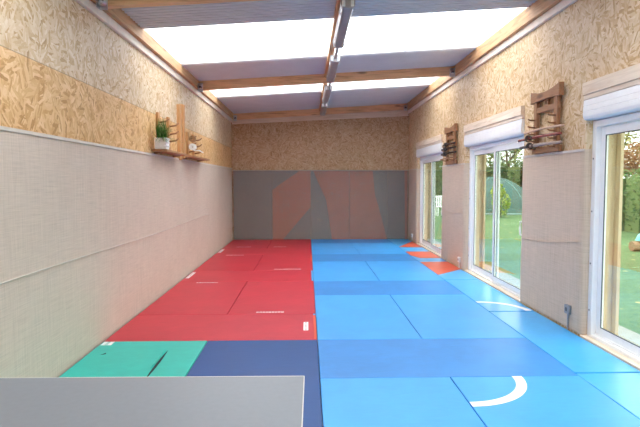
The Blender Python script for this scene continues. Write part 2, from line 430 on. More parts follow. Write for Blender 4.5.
# ------------------------------------------------------------------ sliding doors
def door(k, y0, y1):
    fx0, fx1 = 2.62, 2.70; zt = 2.105; zs = .0
    r = struct(empty('door_%d' % k, (fx0, (y0 + y1) / 2, 0)))
    b = B(); w = .07
    b.box(fx0, fx1, y0, y0 + w, zs, zt, bev=.006).box(fx0, fx1, y1 - w, y1, zs, zt, bev=.006).box(fx0, fx1, y0 + w, y1 - w, zt - .06, zt, bev=.006).box(fx0, fx1, y0 + w, y1 - w, zs, zs + .075, bev=.006)
    b.box(fx0 + .035, fx0 + .045, y0 + w, y1 - w, zs + .075, zs + .09)
    b.build('frame', 'frame', r)
    ym = (y0 + y1) / 2
    for (a, c, x0, x1) in ((ym - .045, y1 - w - .004, fx0 + .046, fx1 - .006), (y0 + w + .004, ym + .045, fx0 + .004, fx0 + .036)):
        sw = .075; z0, z1 = zs + .08, zt - .064
        b = B().box(x0, x1, a, a + sw, z0, z1, bev=.004).box(x0, x1, c - sw, c, z0, z1, bev=.004).box(x0, x1, a + sw, c - sw, z1 - sw, z1, bev=.004).box(x0, x1, a + sw, c - sw, z0, z0 + sw, bev=.004)
        sh = b.build('sash', 'frame', r)
        xm = (x0 + x1) / 2
        B().box(xm - .003, xm + .003, a + sw - .004, c - sw + .004, z0 + sw - .004, z1 - sw + .004).build('pane', 'glass', sh)
        g = B()
        for (p, q, u, v) in ((a + sw, a + sw + .008, z0 + sw, z1 - sw), (c - sw - .008, c - sw, z0 + sw, z1 - sw), (a + sw, c - sw, z0 + sw, z0 + sw + .008), (a + sw, c - sw, z1 - sw - .008, z1 - sw)):
            g.box(x0 - .001, x0 + .008, p, q, u, v)
        g.build('gasket', 'gasket', sh)
        if x0 < fx0 + .01:
            h = B().tube([(x0, a + .04, .86), (x0 - .045, a + .04, .87), (x0 - .05, a + .04, .95), (x0 - .045, a + .04, 1.03), (x0, a + .04, 1.04)], .012, n=8)
            h.box(x0 - .006, x0, a + .02, a + .06, .83, 1.07, bev=.002)
            h.build('handle', 'frame', sh)
    b = B()
    for zz in (.3, .75, 1.25, 1.75): b.tube([(fx0 - .003, y1 - .03, zz), (fx0 + .002, y1 - .03, zz)], .008, n=8)
    b.build('fixing_hole', 'gasket', r)
    # roller shutter box above
    pts = [(2.72, 2.11), (2.555, 2.112), (2.535, 2.122), (2.525, 2.145), (2.523, 2.185), (2.528, 2.19), (2.523, 2.195), (2.525, 2.235), (2.53, 2.24), (2.526, 2.245), (2.53, 2.298), (2.72, 2.30)]
    lab = {1: 'white roller shutter box over the glass door closest to the end wall', 2: 'white roller shutter box over the middle glass door between the sword racks', 3: 'white roller shutter box over the glass door closest to the viewer'}[k]
    t = thing('roller_shutter_box', (2.6, ym, 2.11), lab, 'shutter box', 'roller shutter boxes')
    B().prism([(x, y0 + .012, z) for x, z in pts], (0, y1 - y0 - .024, 0)).build('housing', 'frame', t)
    for ya in (y0 + .002, y1 - .012):
        B().prism([(x - (.003 if x < 2.6 else 0), ya, z) for x, z in pts], (0, .010, 0)).build('end_cap', 'frame', t)
    # lintel boards
    b = B().box(2.512, 2.70, y0, y1, 2.345, 2.46, bev=.004).box(2.525, 2.70, y0, y1, 2.302, 2.343, bev=.003)
    struct(b.build('trim_%d' % (10 + k), 'pale'))
    # timber reveals outside the frame, and inner sill board
    b = B().box(2.702, OUT + .03, y1 - .03, y1 + .0, -.02, 2.46).box(2.702, OUT + .03, y0, y0 + .03, -.02, 2.46).box(2.702, OUT + .03, y0 + .03, y1 - .03, 2.1, 2.455)
    b.box(OUT, OUT + .03, y1 - .1, y1 - .03, -.02, 2.46)
    struct(b.build('trim_%d' % (20 + k), 'reveal'))
    b = B().box(2.548, 2.618, y0 + .002, y1 - .002, 0, .05, bev=.004); struct(b.build('trim_%d' % (30 + k), 'pale'))
for k, (y0, y1) in zip((3, 2, 1), DOORS): door(k, y0, y1)

# ------------------------------------------------------------------ netting on the walls
def net_sheet(name, p0, u, L, z0, z1, mat, hem, label, wob=.006, seed=0, seam=None, seam_mat='hem', nrm=None, ret=None):
    """cloth hung on a wall: from p0 along u, length L; nrm = into the room"""
    rnd = random.Random(seed); ph = [rnd.uniform(0, 6) for _ in range(6)]
    nu, nv = max(6, int(L / .12)), 24
    bm = bmesh.new(); g = []
    u = Vector(u); n = Vector(nrm); p0 = Vector(p0)
    for i in range(nu + 1):
        row = []
        for j in range(nv + 1):
            a = L * i / nu; z = z0 + (z1 - z0) * j / nv
            k = math.sin(PI * j / nv)
            w = wob * k * (math.sin(a * 3.1 + ph[0]) + .6 * math.sin(a * 7.3 + z * 1.5 + ph[1]) + .5 * math.sin(z * 5 + a + ph[2]))
            row.append(bm.verts.new(p0 + u * a + n * (w + wob * 2.2 * 1.0) + Vector((0, 0, z - p0.z))))
        g.append(row)
    for i in range(nu):
        for j in range(nv): bm.faces.new((g[i][j], g[i + 1][j], g[i + 1][j + 1], g[i][j + 1]))
    if ret:
        col = [bm.verts.new(v.co - n * ret) for v in g[0]]
        for j in range(nv): bm.faces.new((col[j], g[0][j], g[0][j + 1], col[j + 1]))
    bmesh.ops.recalc_face_normals(bm, faces=bm.faces[:])
    r = thing(name, tuple(p0 + u * (L / 2) + Vector((0, 0, z0 - p0.z))), label, 'wall netting', 'netting hung on the walls')
    bb = B(); bb.bm.free(); bb.bm = bm
    bb.build('cloth', mat, r, smooth=True)
    c0 = p0 + n * (wob * 2.2 + .004); c0.z = z1 - .022
    bb = B(); q = c0 + u * L
    bb.prism([c0, q, q + Vector((0, 0, .024)), c0 + Vector((0, 0, .024))], tuple(n * .005)); bb.build('top_hem', hem, r)
    if seam:
        pts = []
        for i in range(25):
            f = i / 24; a = seam[0] + (seam[2] - seam[0]) * f; z = seam[1] + (seam[3] - seam[1]) * f + .012 * math.sin(f * 7 + 1)
            pts.append(p0 + u * a + n * (wob * 3.2 + .003) + Vector((0, 0, z - p0.z)))
        bb = B(); bb.tube(pts, .004, n=6); bb.build('seam', seam_mat, r, smooth=True)
    return r
net_sheet('wall_netting', (XL - .018, YN + .02, 0), (0, 1, 0), 13.86 - YN, .0, 1.89, 'net_left', 'hem', 'long beige woven netting covering the lower shelf wall', .006, 1, seam=(5.9, .885, 13.5, .90), nrm=(1, 0, 0))
net_sheet('wall_netting', (XL + .02, 13.90, 0), (1, 0, 0), XR - XL - .024, MT + .01, 1.84, 'net_back', 'hem_grey', 'sheer grey netting in front of the red and grey pads on the end wall', .004, 2, nrm=(0, -1, 0))
for i, (ya, yb_, lb, sm) in enumerate(((5.053, 6.51, 'beige netting on the wall below the sword rack with three swords', (.02, .94, 1.42, .83)),
                                       (8.913, 10.43, 'beige netting on the wall below the rack of black swords', (.02, .985, 1.48, .975)),
                                       (12.833, 13.93, 'narrow beige netting between the far glass door and the end wall', None))):
    net_sheet('wall_netting', (XR + .018, ya, 0), (0, 1, 0), yb_ - ya, .055, 1.845, 'net_right', 'hem', lb, .005, 5 + i, seam=sm, seam_mat='net_right', nrm=(-1, 0, 0), ret=.07)

# ------------------------------------------------------------------ upright pads behind the back netting
def pad(x0, x1, red, label):
    b = B().box(x0 + .004, x1 - .004, 13.925, 13.965, 0, 1.82, 0, .004)
    if red: b.prism([(min(max(x, x0 + .006), x1 - .006), 13.925, min(z, 1.815)) for x, z in red], (0, -.0015, 0), 1)
    tag(b.build('wall_pad', ['pad_grey', 'pad_red'], origin=((x0 + x1) / 2, 13.945, 0)), label, 'wall pad', 'pads standing behind the end wall netting')
pad(-2, -1, None, 'plain grey upright pad behind the netting in the shelf wall corner')
pad(-1, 0, [(-1, .03), (-.73, .03), (0, .88), (0, 1.82), (-.30, 1.82), (-.72, 1.53), (-1, 1.33)], 'upright pad behind netting with red six-sided slanted patch')
pad(0, 1, [(.06, 1.82), (.40, 1.06), (.55, .03), (1, .03), (1, 1.82)], 'upright pad behind netting with narrow grey wedge beside red')
pad(1, 2, [(1, 1.82), (1, .03), (2, .03), (1.85, .6), (1.67, 1.22), (1.61, 1.82)], 'upright pad behind netting with red edge slanting into grey')
pad(2, 2.52, [(2.44, 1.82), (2.52, 1.82), (2.52, .03), (2.47, .03)], 'narrow grey upright pad with red border in the window wall corner')

# ------------------------------------------------------------------ floor mats
def text_strip(parent, cx, cy, L, along='x', z=MT):
    """white printed strip with small unreadable characters"""
    w = .022
    b = B(); rnd = random.Random(int(cx * 100 + cy * 10))
    t = .0012
    def bx(a0, a1, c0, c1, h, mi):
        if along == 'x': b.box(cx + a0, cx + a1, cy + c0, cy + c1, z, z + h, mi)
        else: b.box(cx + c0, cx + c1, cy + a0, cy + a1, z, z + h, mi)
    n = 9; cw = L / n
    for i in range(n):
        a = -L / 2 + i * cw
        bx(a, a + cw * .28, -w, w, t, 0)
        if rnd.random() < .7: bx(a + cw * .2, a + cw * .8, w * .45, w, t, 0)
        if rnd.random() < .6: bx(a + cw * .2, a + cw * .75, -w * .25, w * .25, t, 0)
        if rnd.random() < .7: bx(a + cw * .2, a + cw * .8, -w, -w * .45, t, 0)
        if rnd.random() < .5: bx(a + cw * .58, a + cw * .82, -w, w, t, 0)
    return b.build('lettering', ['white'], parent)
def tagbox(parent, x0, x1, y0, y1):
    b = B().box(x0, x1, y0, y1, MT, MT + .001)
    n = 6
    for i in range(n):
        a = y0 + (y1 - y0) * (i + .25) / n; c = a + (y1 - y0) / n * .5
        b.box(x0 + (x1 - x0) * .35, x0 + (x1 - x0) * .65, a, c, MT + .001, MT + .0014, 1)
    return b.build('printed_label', ['white', 'ink'], parent)
def mat(x0, x1, y0, y1, mats, label, group, extra=None):
    g = .003
    b = B().box(x0 + g, x1 - g, y0 + g, y1 - g, 0, MT, 0, .004, seg=1)
    if extra:
        for e in extra: b.prism([(x, y, MT + .0002) for x, y in e], (0, 0, .0008), 1)
    o = b.build('floor_mat', mats, origin=((x0 + x1) / 2, (y0 + y1) / 2, 0))
    return tag(o, label, 'mat', group)
RG = 'red floor mats'; BG = 'blue floor mats'
WL = -2.012
m = mat(WL, 0, 5, 6, ['red'], 'red mat lying crosswise right behind the green and navy mats', RG); tagbox(m, -.135, -.085, 5.32, 5.64); B().box(-.03, -.004, 5.02, 5.93, MT, MT + .0015).build('edge_band', 'orange', m); B().box(-.03, -.004, 5.935, 5.995, MT, MT + .0015).build('edge_band', 'strip', m)
m = mat(WL, -1, 6, 8, ['red'], 'lengthwise red mat along the beige netting, in the closer pair', RG); text_strip(m, -1.57, 7.93, .34)
m = mat(-1, 0, 6, 8, ['red'], 'lengthwise red mat beside the blue mats, in the closer pair', RG); text_strip(m, -.52, 6.09, .32)
m = mat(WL, 0, 8, 9, ['red'], 'crosswise red mat between the two pairs of lengthwise red mats', RG); tagbox(m, -1.99, -1.94, 8.3, 8.85); B().box(-.03, -.004, 8.02, 8.97, MT, MT + .0015).build('edge_band', 'strip', m)
m = mat(WL, -1, 9, 11, ['red'], 'lengthwise red mat along the beige netting, in the farther pair', RG); text_strip(m, -1.57, 10.92, .36)
m = mat(-1, 0, 9, 11, ['red'], 'lengthwise red mat beside the blue mats, in the farther pair', RG); text_strip(m, -.43, 9.12, .46); B().box(-.03, -.004, 10.0, 10.97, MT, MT + .0015).build('edge_band', 'orange', m)
m = mat(WL, 0, 11, 12, ['red'], 'crosswise red mat second from the end wall', RG); tagbox(m, -1.99, -1.93, 11.3, 11.9)
m = mat(WL, -1, 12, 13.89, ['red'], 'red mat in the far corner at the shelf wall', RG); text_strip(m, -1.55, 12.3, .34)
m = mat(-1, 0, 12, 13.89, ['red'], 'red mat against the end wall beside the blue mats', RG); text_strip(m, -.72, 12.3, .3)
# green and navy
m = mat(WL, -1.035, 3, 5, ['green'], 'green mat with a dark slit beside the grey table', 'green and navy floor mats')
tagbox(m, -1.995, -1.90, 4.88, 4.985).data.materials[1] = M['green']
def lens(x0, y0, x1, y1, w, n=10):
    L, R = [], []
    for i in range(n + 1):
        f = i / n; dx, dy = x1 - x0, y1 - y0; ln = math.hypot(dx, dy); h = w * math.sin(PI * f) ** .8 + .001
        px, py = x0 + dx * f, y0 + dy * f
        L.append((px - dy / ln * h, py + dx / ln * h)); R.append((px + dy / ln * h, py - dx / ln * h))
    return L + R[::-1]
B().prism([(x, y, MT + .0003) for x, y in lens(-1.325, 4.0, -1.335, 4.71, .011)], (0, 0, .001)).build('tear', 'dark', m)
B().prism([(x - .016, y, MT + .0012) for x, y in lens(-1.332, 4.25, -1.342, 4.70, .006)], (0, 0, .012)).build('lifted_edge', 'green', m)
B().prism([(-1.89, 4.60, MT + .0003), (-1.86, 4.66, MT + .0003), (-1.85, 4.62, MT + .0003)], (0, 0, .001)).build('tear', 'dark', m)
mat(-1.035, 0, 3, 5, ['navy'], 'navy mat between the green mat and the light blue mats', 'green and navy floor mats')
# blue field
def arc(cx, cy, r0, r1, a0, a1, n=22):
    A = [math.radians(a0 + (a1 - a0) * i / n) for i in range(n + 1)]
    return [(cx + r1 * math.cos(a), cy + r1 * math.sin(a)) for a in A] + [(cx + r0 * math.cos(a), cy + r0 * math.sin(a)) for a in A[::-1]]
mat(0, 1, 2, 4, ['blue'], 'light blue mat touching the navy mat and running out of view', BG)
mat(1, 2, 2, 4, ['blue', 'white'], 'light blue mat with a white quarter circle, in the closest row', BG, [arc(1.006, 4.0, .47, .545, -90, 0)])
mat(0, 2, 4, 5, ['blue_sheen'], 'crosswise blue mat with painted darker sheen just behind the mat with the white arc', BG)
mat(0, 1, 5, 7, ['blue'], 'light blue mat of the second pair, beside the red mats', BG)
mat(1, 2, 5, 7, ['blue'], 'light blue mat of the second pair, on the window side', BG)
mat(0, 2, 7, 8, ['blue_sheen'], 'crosswise blue mat with painted darker sheen second from the viewer', BG)
mat(0, 1, 8, 10, ['blue'], 'light blue mat of the third pair, beside the red mats', BG)
mat(1, 2, 8, 10, ['blue'], 'light blue mat of the third pair, on the window side', BG)
mat(0, 2, 10, 11, ['blue_sheen'], 'crosswise blue mat with painted darker sheen third from the viewer', BG)
mat(0, 1, 11, 13, ['blue'], 'light blue mat of the farthest pair, beside the red mats', BG)
mat(1, 2, 11, 13, ['blue'], 'light blue mat of the farthest pair, on the window side', BG)
mat(0, 2, 13, 13.89, ['blue_sheen'], 'crosswise blue mat with painted darker sheen against the end wall', BG)
SG = 'mats along the window wall'; X2 = 2.535
mat(2, X2, 2.05, 4.05, ['strip'], 'sky blue mat under the glass door closest to the viewer', SG)
mat(2, X2, 4.07, 6.04, ['strip'], 'plain sky blue mat below the netting under the three swords', SG)
mat(2, X2, 6.06, 8.04, ['strip', 'white'], 'sky blue mat with a white arc before the middle glass door', SG, [arc(2.006, 6.066, .43, .50, 0, 90)])
mat(2, X2, 8.05, 10.04, ['strip', 'orange'], 'sky blue mat with the red patch closest to the viewer', SG, [[(2.006, 8.48), (2.53, 9.02), (2.53, 9.9), (2.006, 9.87)]])
mat(2, X2, 10.05, 12.04, ['strip', 'orange'], 'sky blue mat with the middle one of three red patches', SG, [[(2.006, 10.75), (2.12, 10.37), (2.53, 10.36), (2.53, 11.35), (2.006, 11.36)]])
mat(2, X2, 12.05, 13.89, ['strip', 'orange'], 'sky blue mat with a red triangle in the far corner', SG, [[(2.006, 12.17), (2.53, 12.08), (2.53, 13.3)]])

# ------------------------------------------------------------------ grey table
t = thing('table', (-.99, 1.77, MT), 'grey topped table with pale edging beside the navy mat', 'table')
rot = Matrix.Translation((-.105, 2.130, 0)) @ Matrix.Rotation(math.radians(-.6), 4, 'Z')
tz = .75 + MT - .04
B().box(-1.8, -.003, -.8, -.003, tz - .026, tz, bev=.002, mat=rot).build('tabletop', 'table', t)
b = B().box(-.003, 0, -.8, 0, tz - .026, tz, bev=.0008, mat=rot).box(-1.8, -.003, -.003, 0, tz - .026, tz, bev=.0008, mat=rot).box(-1.8, -.003, -.803, -.8, tz - .026, tz, bev=.0008, mat=rot).box(-1.803, -1.8, -.803, 0, tz - .026, tz, bev=.0008, mat=rot)
b.build('edging', 'edge', t)
for lx in (-1.74, -.10):
    for ly in (-.74, -.08):
        B().box(lx, lx + .04, ly, ly + .04, MT if False else .0, tz - .066, bev=.003, mat=rot).build('leg', 'steel', t)
b = B()
for ly in (-.73, -.07): b.box(-1.72, -.08, ly, ly + .02, tz - .066, tz - .026, mat=rot)
for lx in (-1.73, -.09): b.box(lx, lx + .02, -.72, -.06, tz - .066, tz - .026, mat=rot)
b.build('apron', 'steel', t)
for o in list(t.children):
    if o.name.startswith('leg'):
        for v in o.data.vertices:
            pass
# shift feet onto the mats: legs start at floor level only where no mat lies
for o in t.children:
    if o.name.startswith('leg'):
        ys_ = [v.co.y + o.location.y + t.location.y for v in o.data.vertices]
        low = MT

# ------------------------------------------------------------------ sword racks on the window wall
def rack(yc, label, pegs):
    xw = XR + .02; z0 = 1.85
    r = thing('sword_rack', (xw, yc, z0), label, 'sword rack', 'sword racks on the window wall')
    X = lambda d: xw - d
    # curved top beam
    n = 14; top = []; bot = []
    for i in range(n + 1):
        f = i / n * 2 - 1; y = yc - .35 * f
        top.append((X(.02), y, 2.510 + .045 * abs(f) ** 2.2)); bot.append((X(.02), y, 2.430 - .012 * f * f))
    B().prism(top + bot[::-1], (-.055, 0, 0), bev=.003).build('top_beam', 'rackh', r)
    for sy in (-1, 1):
        y = yc + sy * .25
        B().box(X(.06), X(.02), y - .036, y + .036, 1.88, 2.425, bev=.003).build('upright', 'rack', r)
        for z in pegs:
            B().tube([(X(.05), y, z - .008), (X(.115), y, z - .006), (X(.14), y, z + .006)], [.009, .009, .008], n=8).build('peg', 'rackh', r, smooth=True)
    B().box(X(.055), X(.022), yc - .30, yc + .30, 2.30, 2.36, bev=.003).build('tie_beam', 'rackh', r)
    b = B()
    b.box(X(.05), X(.025), yc - .045, yc - .018, 2.36, 2.43).box(X(.05), X(.025), yc + .018, yc + .045, 2.36, 2.43).box(X(.05), X(.025), yc - .018, yc + .018, 2.36, 2.376).box(X(.05), X(.025), yc - .018, yc + .018, 2.416, 2.43)
    b.build('centre_strut', 'rack', r)
    B().box(X(.055), X(.016), yc - .33, yc + .33, 1.85, 1.915, bev=.004).build('bottom_rail', 'rackh', r)
    return r
def sword(yc, z, kind, label, body, L=1.05, tilt=.03, curve=.022):
    xw = XR + .02 - .098
    r = thing('sword', (xw, yc, z), label, 'sword', 'swords on the racks')
    def P(f):                                      # f: 0 far handle end .. 1 near tip
        return Vector((xw, yc + L * (.5 - f), z + curve * 4 * f * (1 - f) + tilt * (f - .5)))
    if kind == 'bokken':
        B().tube([P(i / 14) for i in range(15)], [.013 - .004 * (i / 14) for i in range(15)], n=10, squash=(.8, 1.1)).build('blade', body, r, smooth=True)
    else:
        B().tube([P(.27 + .73 * i / 12) for i in range(13)], [(.019 if body == 'sblack' else .0165) - .003 * (i / 12) for i in range(13)], n=10, squash=(.72, 1.15)).build('scabbard', body, r, smooth=True)
        B().tube([P(.0 + .25 * i / 6) for i in range(7)], [.016, .0155, .015, .015, .015, .0155, .016], n=10, squash=(.8, 1.1)).build('handle', 'wrap' if body != 'sred' else 'sred', r, smooth=True)
        a, c = P(.25), P(.262)
        B().tube([a, c], .042, n=16).build('guard', 'guard', r)
        k0, k1 = P(.36), P(.44)
        B().tube([P(.34), P(.355), P(.37)], .0195, n=10).build('cord_knot', 'wrap', r)
    return r
rack(5.83, 'wooden shrine-gate shaped rack holding three swords between the two closest glass doors', (1.906, 1.996, 2.076, 2.155, 2.235))
sword(5.79, 2.097, 'bokken', 'pale wooden sword, topmost of three on the closer rack', 'bokken', .98, -.0, .012)
sword(5.90, 2.022, 'katana', 'red lacquered sword in the middle of the closer rack', 'sred', 1.08, -.0, .008)
sword(5.87, 1.932, 'katana', 'silver grey sword, lowest on the closer rack', 'sgrey', 1.05, -.0, .008)
rack(9.72, 'wooden shrine-gate shaped rack of black swords beside the far glass door', (1.928, 2.018, 2.103, 2.178))
sword(9.66, 2.208, 'katana', 'short black sword, topmost on the far rack', 'sblack', .80, .0, .003)
sword(9.68, 2.132, 'katana', 'long black sword, second from the top on the far rack', 'sblack', 0.96, .0, .003)
sword(9.68, 2.047, 'katana', 'black sword, third from the top on the far rack', 'sblack', 1.0, .0, .003)
sword(9.66, 1.950, 'bokken', 'brown wooden sword, lowest on the far rack', 'rackh', 1.14, .0, .012)

# ------------------------------------------------------------------ shelves on the other wall
def shelf_rack(y0, y1, ups, ztop, label, pegs, zs=1.92):
    xw = XL - .02
    r = thing('shelf_rack', (xw, (y0 + y1) / 2, zs), label, 'shelf', 'wooden shelf racks')
    B().box(xw, xw + .20, y0, y1, zs, zs + .028, bev=.004).build('shelf_board', 'shelfw', r)
    for y in ups:
        B().box(xw, xw + .035, y - .045, y + .045, zs + .028, ztop, bev=.004).build('upright', 'post', r)
        for z in (pegs[-1:] if y == 7.08 else pegs):
            B().tube([(xw + .03, y, z), (xw + .12, y, z + .015), (xw + .16, y, z + .045)], [.013, .012, .010], n=8).build('peg', 'rackh', r, smooth=True)
    for y in (y0 + .12, y1 - .12): B().prism([(xw, y, zs), (xw + .13, y, zs), (xw, y, zs - .03)], (0, .02, 0)).build('bracket', 'shelfw', r)
    return r
shelf_rack(6.80, 8.0, (7.08, 7.60), 2.44, 'wooden shelf rack carrying the potted plant', (2.10, 2.20, 2.31))
shelf_rack(8.40, 9.75, (8.80, 9.24), 2.34, 'wooden shelf rack with pegs carrying the white roll', (2.02, 2.13, 2.235))
# the tall plank between them
t = thing('wall_post', (XL - .02, 8.25, 1.87), 'tall upright wooden post between the two shelf racks', 'post')
B().box(XL - .02, XL + .03, 8.16, 8.27, 1.87, 2.70, bev=.006).build('board', 'post', t)
B().box(XL - .02, XL + .055, 8.30, 8.39, 1.90, 2.72, bev=.006).build('front_board', 'post', t)
# plant
pc = Vector((-1.93, 6.86, 1.9515))
t = thing('potted_plant', tuple(pc), 'green grassy plant in a white square pot on the shelf', 'potted plant')
b = B(); w0, w1, h = .072, .076, .14
bm_ = bmesh.new()
vs = [bm_.verts.new(pc + Vector((sx * w, sy * w, z))) for w, z in ((w0, 0), (w1, h), (w1 - .012, h), (w1 - .016, h - .03)) for sx, sy in ((-1, -1), (1, -1), (1, 1), (-1, 1))]
bm_.faces.new(vs[0:4][::-1])
for k in range(3):
    for j in range(4): bm_.faces.new((vs[k * 4 + j], vs[k * 4 + (j + 1) % 4], vs[k * 4 + 4 + (j + 1) % 4], vs[k * 4 + 4 + j]))
bm_.faces.new(vs[12:16]); bmesh.ops.recalc_face_normals(bm_, faces=bm_.faces[:]); b.merge(bm_)
for fx in (-1, 0, 1):                      # raised studs on the front and side of the pot
    for fz in (.035, .08, .125):
        for side in (0, 1):
            p = pc + (Vector((fx * .055, -(w0 + (w1 - w0) * fz / h), fz)) if side == 0 else Vector(((w0 + (w1 - w0) * fz / h), fx * .055, fz)))
            s2 = bmesh.new(); bmesh.ops.create_icosphere(s2, subdivisions=1, radius=.014, matrix=Matrix.Translation(p)); b.merge(s2)
b.build('pot', 'pot', t)
B().box(pc.x - .06, pc.x + .06, pc.y - .06, pc.y + .06, pc.z + h - .03, pc.z + h - .022).build('soil', 'soil', t)
b = B(); rnd = random.Random(3)
for i in range(230):
    a = rnd.uniform(0, 2 * PI); lean = rnd.uniform(.05, 1.0) * (.46 if math.sin(a) < .1 else .2); H = rnd.uniform(.15, .27) * (1.2 - lean); w = rnd.uniform(.0035, .007)
    base = pc + Vector((rnd.uniform(-.05, .05), rnd.uniform(-.05, .05), h - .025)); d = Vector((math.cos(a), math.sin(a), 0))
    if d.x < -.1: lean *= min(1, .3 / -d.x * .35 + .1)
    side = Vector((-d.y, d.x, 0)) * w; q = bmesh.new(); prev = None
    for k in range(6):
        f = k / 5; drop = max(0, lean - .12) * .95 * f * f
        p = base + d * (lean * f ** 1.4) + Vector((0, 0, H * f - drop)); ww = side * (1 - f * .92)
        p.z = max(p.z, pc.z + .07)
        cur = (q.verts.new(p - ww), q.verts.new(p + ww))
        if prev: q.faces.new((prev[0], prev[1], cur[1], cur[0]))
        prev = cur
    b.merge(q)
o = b.build('leaves', 'leaf', t)
# roll and coil hanging on the second rack
def coil(c, R, wid, mat_, label, name, cat, tail=None, turns=4):
    t = thing(name, tuple(c), label, cat)
    b = B(); n = 28; rr = R * .72 / turns
    for k in range(turns):
        r1 = R - k * rr; r0 = r1 - rr * .82
        ring = bmesh.new(); A = []
        for i in range(n):
            a = 2 * PI * i / n
            A.append([ring.verts.new(Vector(c) + Vector((math.cos(a) * r, dy, math.sin(a) * r))) for r, dy in ((r1, -wid / 2), (r1, wid / 2), (r0, wid / 2), (r0, -wid / 2))])
        for i in range(n):
            for j in range(4): ring.faces.new((A[i][j], A[(i + 1) % n][j], A[(i + 1) % n][(j + 1) % 4], A[i][(j + 1) % 4]))
        bmesh.ops.recalc_face_normals(ring, faces=ring.faces[:]); b.merge(ring)
    b.build('roll', mat_, t)
    if tail:
        b = B(); b.prism(tail, (0, wid * .8, 0)); b.build('loose_end', mat_, t)
    return t
c = (XL + .125, 8.58, 2.09)
coil(c, .052, .10, 'cotton', 'small white roll with a loose end resting on the rack pegs', 'belt_roll', 'roll',
     [(c[0] + .03, c[1] - .04, c[2] - .055), (c[0] + .11, c[1] - .04, c[2] - .05), (c[0] + .165, c[1] - .04, c[2] - .085), (c[0] + .16, c[1] - .04, c[2] - .095), (c[0] + .10, c[1] - .04, c[2] - .062), (c[0] + .02, c[1] - .04, c[2] - .064)])
coil((XL + .125, 8.58, 2.215), .05, .09, 'rope', 'small tan coil hanging above the white roll', 'rope_coil', 'coil', None, 3)

# ------------------------------------------------------------------ sockets
def socket(y, z, mat_, label):
    x = XR + .018
    t = thing('wall_socket', (x, y, z), label, 'socket', 'sockets low on the window wall')
    B().box(x - .045, x - .012, y - .045, y + .045, z - .045, z + .045, bev=.006).build('plate', mat_, t)
    B().tube([(x - .046, y, z), (x - .0445, y, z)], .022, n=16).build('outlet', 'gasket', t)
    B().box(x - .03, x - .018, y - .008, y + .008, MT, z - .045).build('cable', mat_, t)
socket(9.14, .19, 'socket', 'white socket on the netting below the rack of black swords')
socket(13.30, .19, 'socket', 'white socket in the corner between the far glass door and end wall')
socket(5.27, .25, 'socketg', 'grey socket on the netting close to the nearest glass door')

# ------------------------------------------------------------------ garden
b = B().box(OUT - .0, 120, -60, 140, -.3, -.10); struct(b.build('lawn', 'lawn'))
def leaves(ells, n, size, seed, flat=.5):
    """leaf blades scattered over ellipsoids (centre, radii)"""
    rnd = random.Random(seed); verts = []; faces = []
    tot = sum(e[1][0] * e[1][2] for e in ells)
    for c, r in ells:
        for i in range(int(n * r[0] * r[2] / tot)):
            v = Vector((rnd.gauss(0, 1), rnd.gauss(0, 1), rnd.gauss(0, 1))).normalized() * rnd.uniform(.72, 1.04)
            p = Vector((c[0] + v.x * r[0], c[1] + v.y * r[1], c[2] + v.z * r[2]))
            if p.z < -.08: continue
            a = Vector((rnd.gauss(0, 1), rnd.gauss(0, 1), rnd.gauss(0, 1))).normalized(); q = a.orthogonal().normalized()
            s1 = size * rnd.uniform(.6, 1.3); k = len(verts)
            verts += [p - a * s1, p + q * s1 * flat, p + a * s1, p - q * s1 * flat]; faces.append((k, k + 1, k + 2, k + 3))
    return verts, faces
def leaf_obj(name, ells, n, size, seed, mat_, parent=None):
    v, f = leaves(ells, n, size, seed)
    me = bpy.data.meshes.new(name); me.from_pydata([tuple(x) for x in v], [], f); me.materials.append(M[mat_])
    o = bpy.data.objects.new(name, me); C.objects.link(o)
    if parent is not None: o.parent = parent; o.location = -Vector(parent.location)
    return o
def tree(x, y, H, R, mat_, seed, label, n=2600, size=.16, trunk=.12, low=.3):
    t = thing('tree', (x, y, -.1), label, 'tree', 'trees in the garden')
    rnd = random.Random(seed)
    ells = []
    for i in range(9):
        a = rnd.uniform(0, 2 * PI); q = rnd.uniform(.2, .75) * R; f = rnd.uniform(low, .9)
        rr = R * rnd.uniform(.38, .62)
        ells.append(((x + math.cos(a) * q, y + math.sin(a) * q, H * f), (rr, rr, rr * .85)))
    leaf_obj('crown', ells, n, size, seed, mat_, t)
    b = B().tube([(x, y, -.1), (x + .05, y, H * .3), (x - .05, y + .05, H * .65), (x, y, H * .85)], [trunk, trunk * .8, trunk * .5, trunk * .2], n=10)
    for i in range(6):
        e = ells[i][0]; z = H * rnd.uniform(.25, .5); b.tube([(x, y, z), ((x + e[0]) / 2, (y + e[1]) / 2, (z + e[2]) / 2 + .1), e], [trunk * .45, trunk * .3, trunk * .12], n=6)
    b.build('trunk', 'bark', t, smooth=True)
    return t
def hedge(pts, H, W, seed, label, n, size=.07, leafmat='hedge'):
    t = thing('hedge', (pts[0][0], pts[0][1], -.1), label, 'hedge')
    rnd = random.Random(seed); ells = []; core = B()
    for (xa, ya), (xb, yb_) in zip(pts, pts[1:]):
        L = math.hypot(xb - xa, yb_ - ya); k = max(2, int(L / .8))
        for i in range(k):
            f = (i + .5) / k
            for zz in (.28, .68):
                ells.append(((xa + (xb - xa) * f + rnd.uniform(-.1, .1), ya + (yb_ - ya) * f, H * zz), ((W * rnd.uniform(.85, 1.1), .62, H * .33) if abs(yb_ - ya) > abs(xb - xa) else (.62, W * rnd.uniform(.85, 1.1), H * .33))))
    leaf_obj('foliage', ells, n, size, seed, leafmat, t)
    for (c, r) in ells[::2]:
        core.box(c[0] - r[0] * .6, c[0] + r[0] * .6, c[1] - r[1] * .6, c[1] + r[1] * .6, -.1, H * .84)
    core.build('inner_branches', M[leafmat], t)
    return t
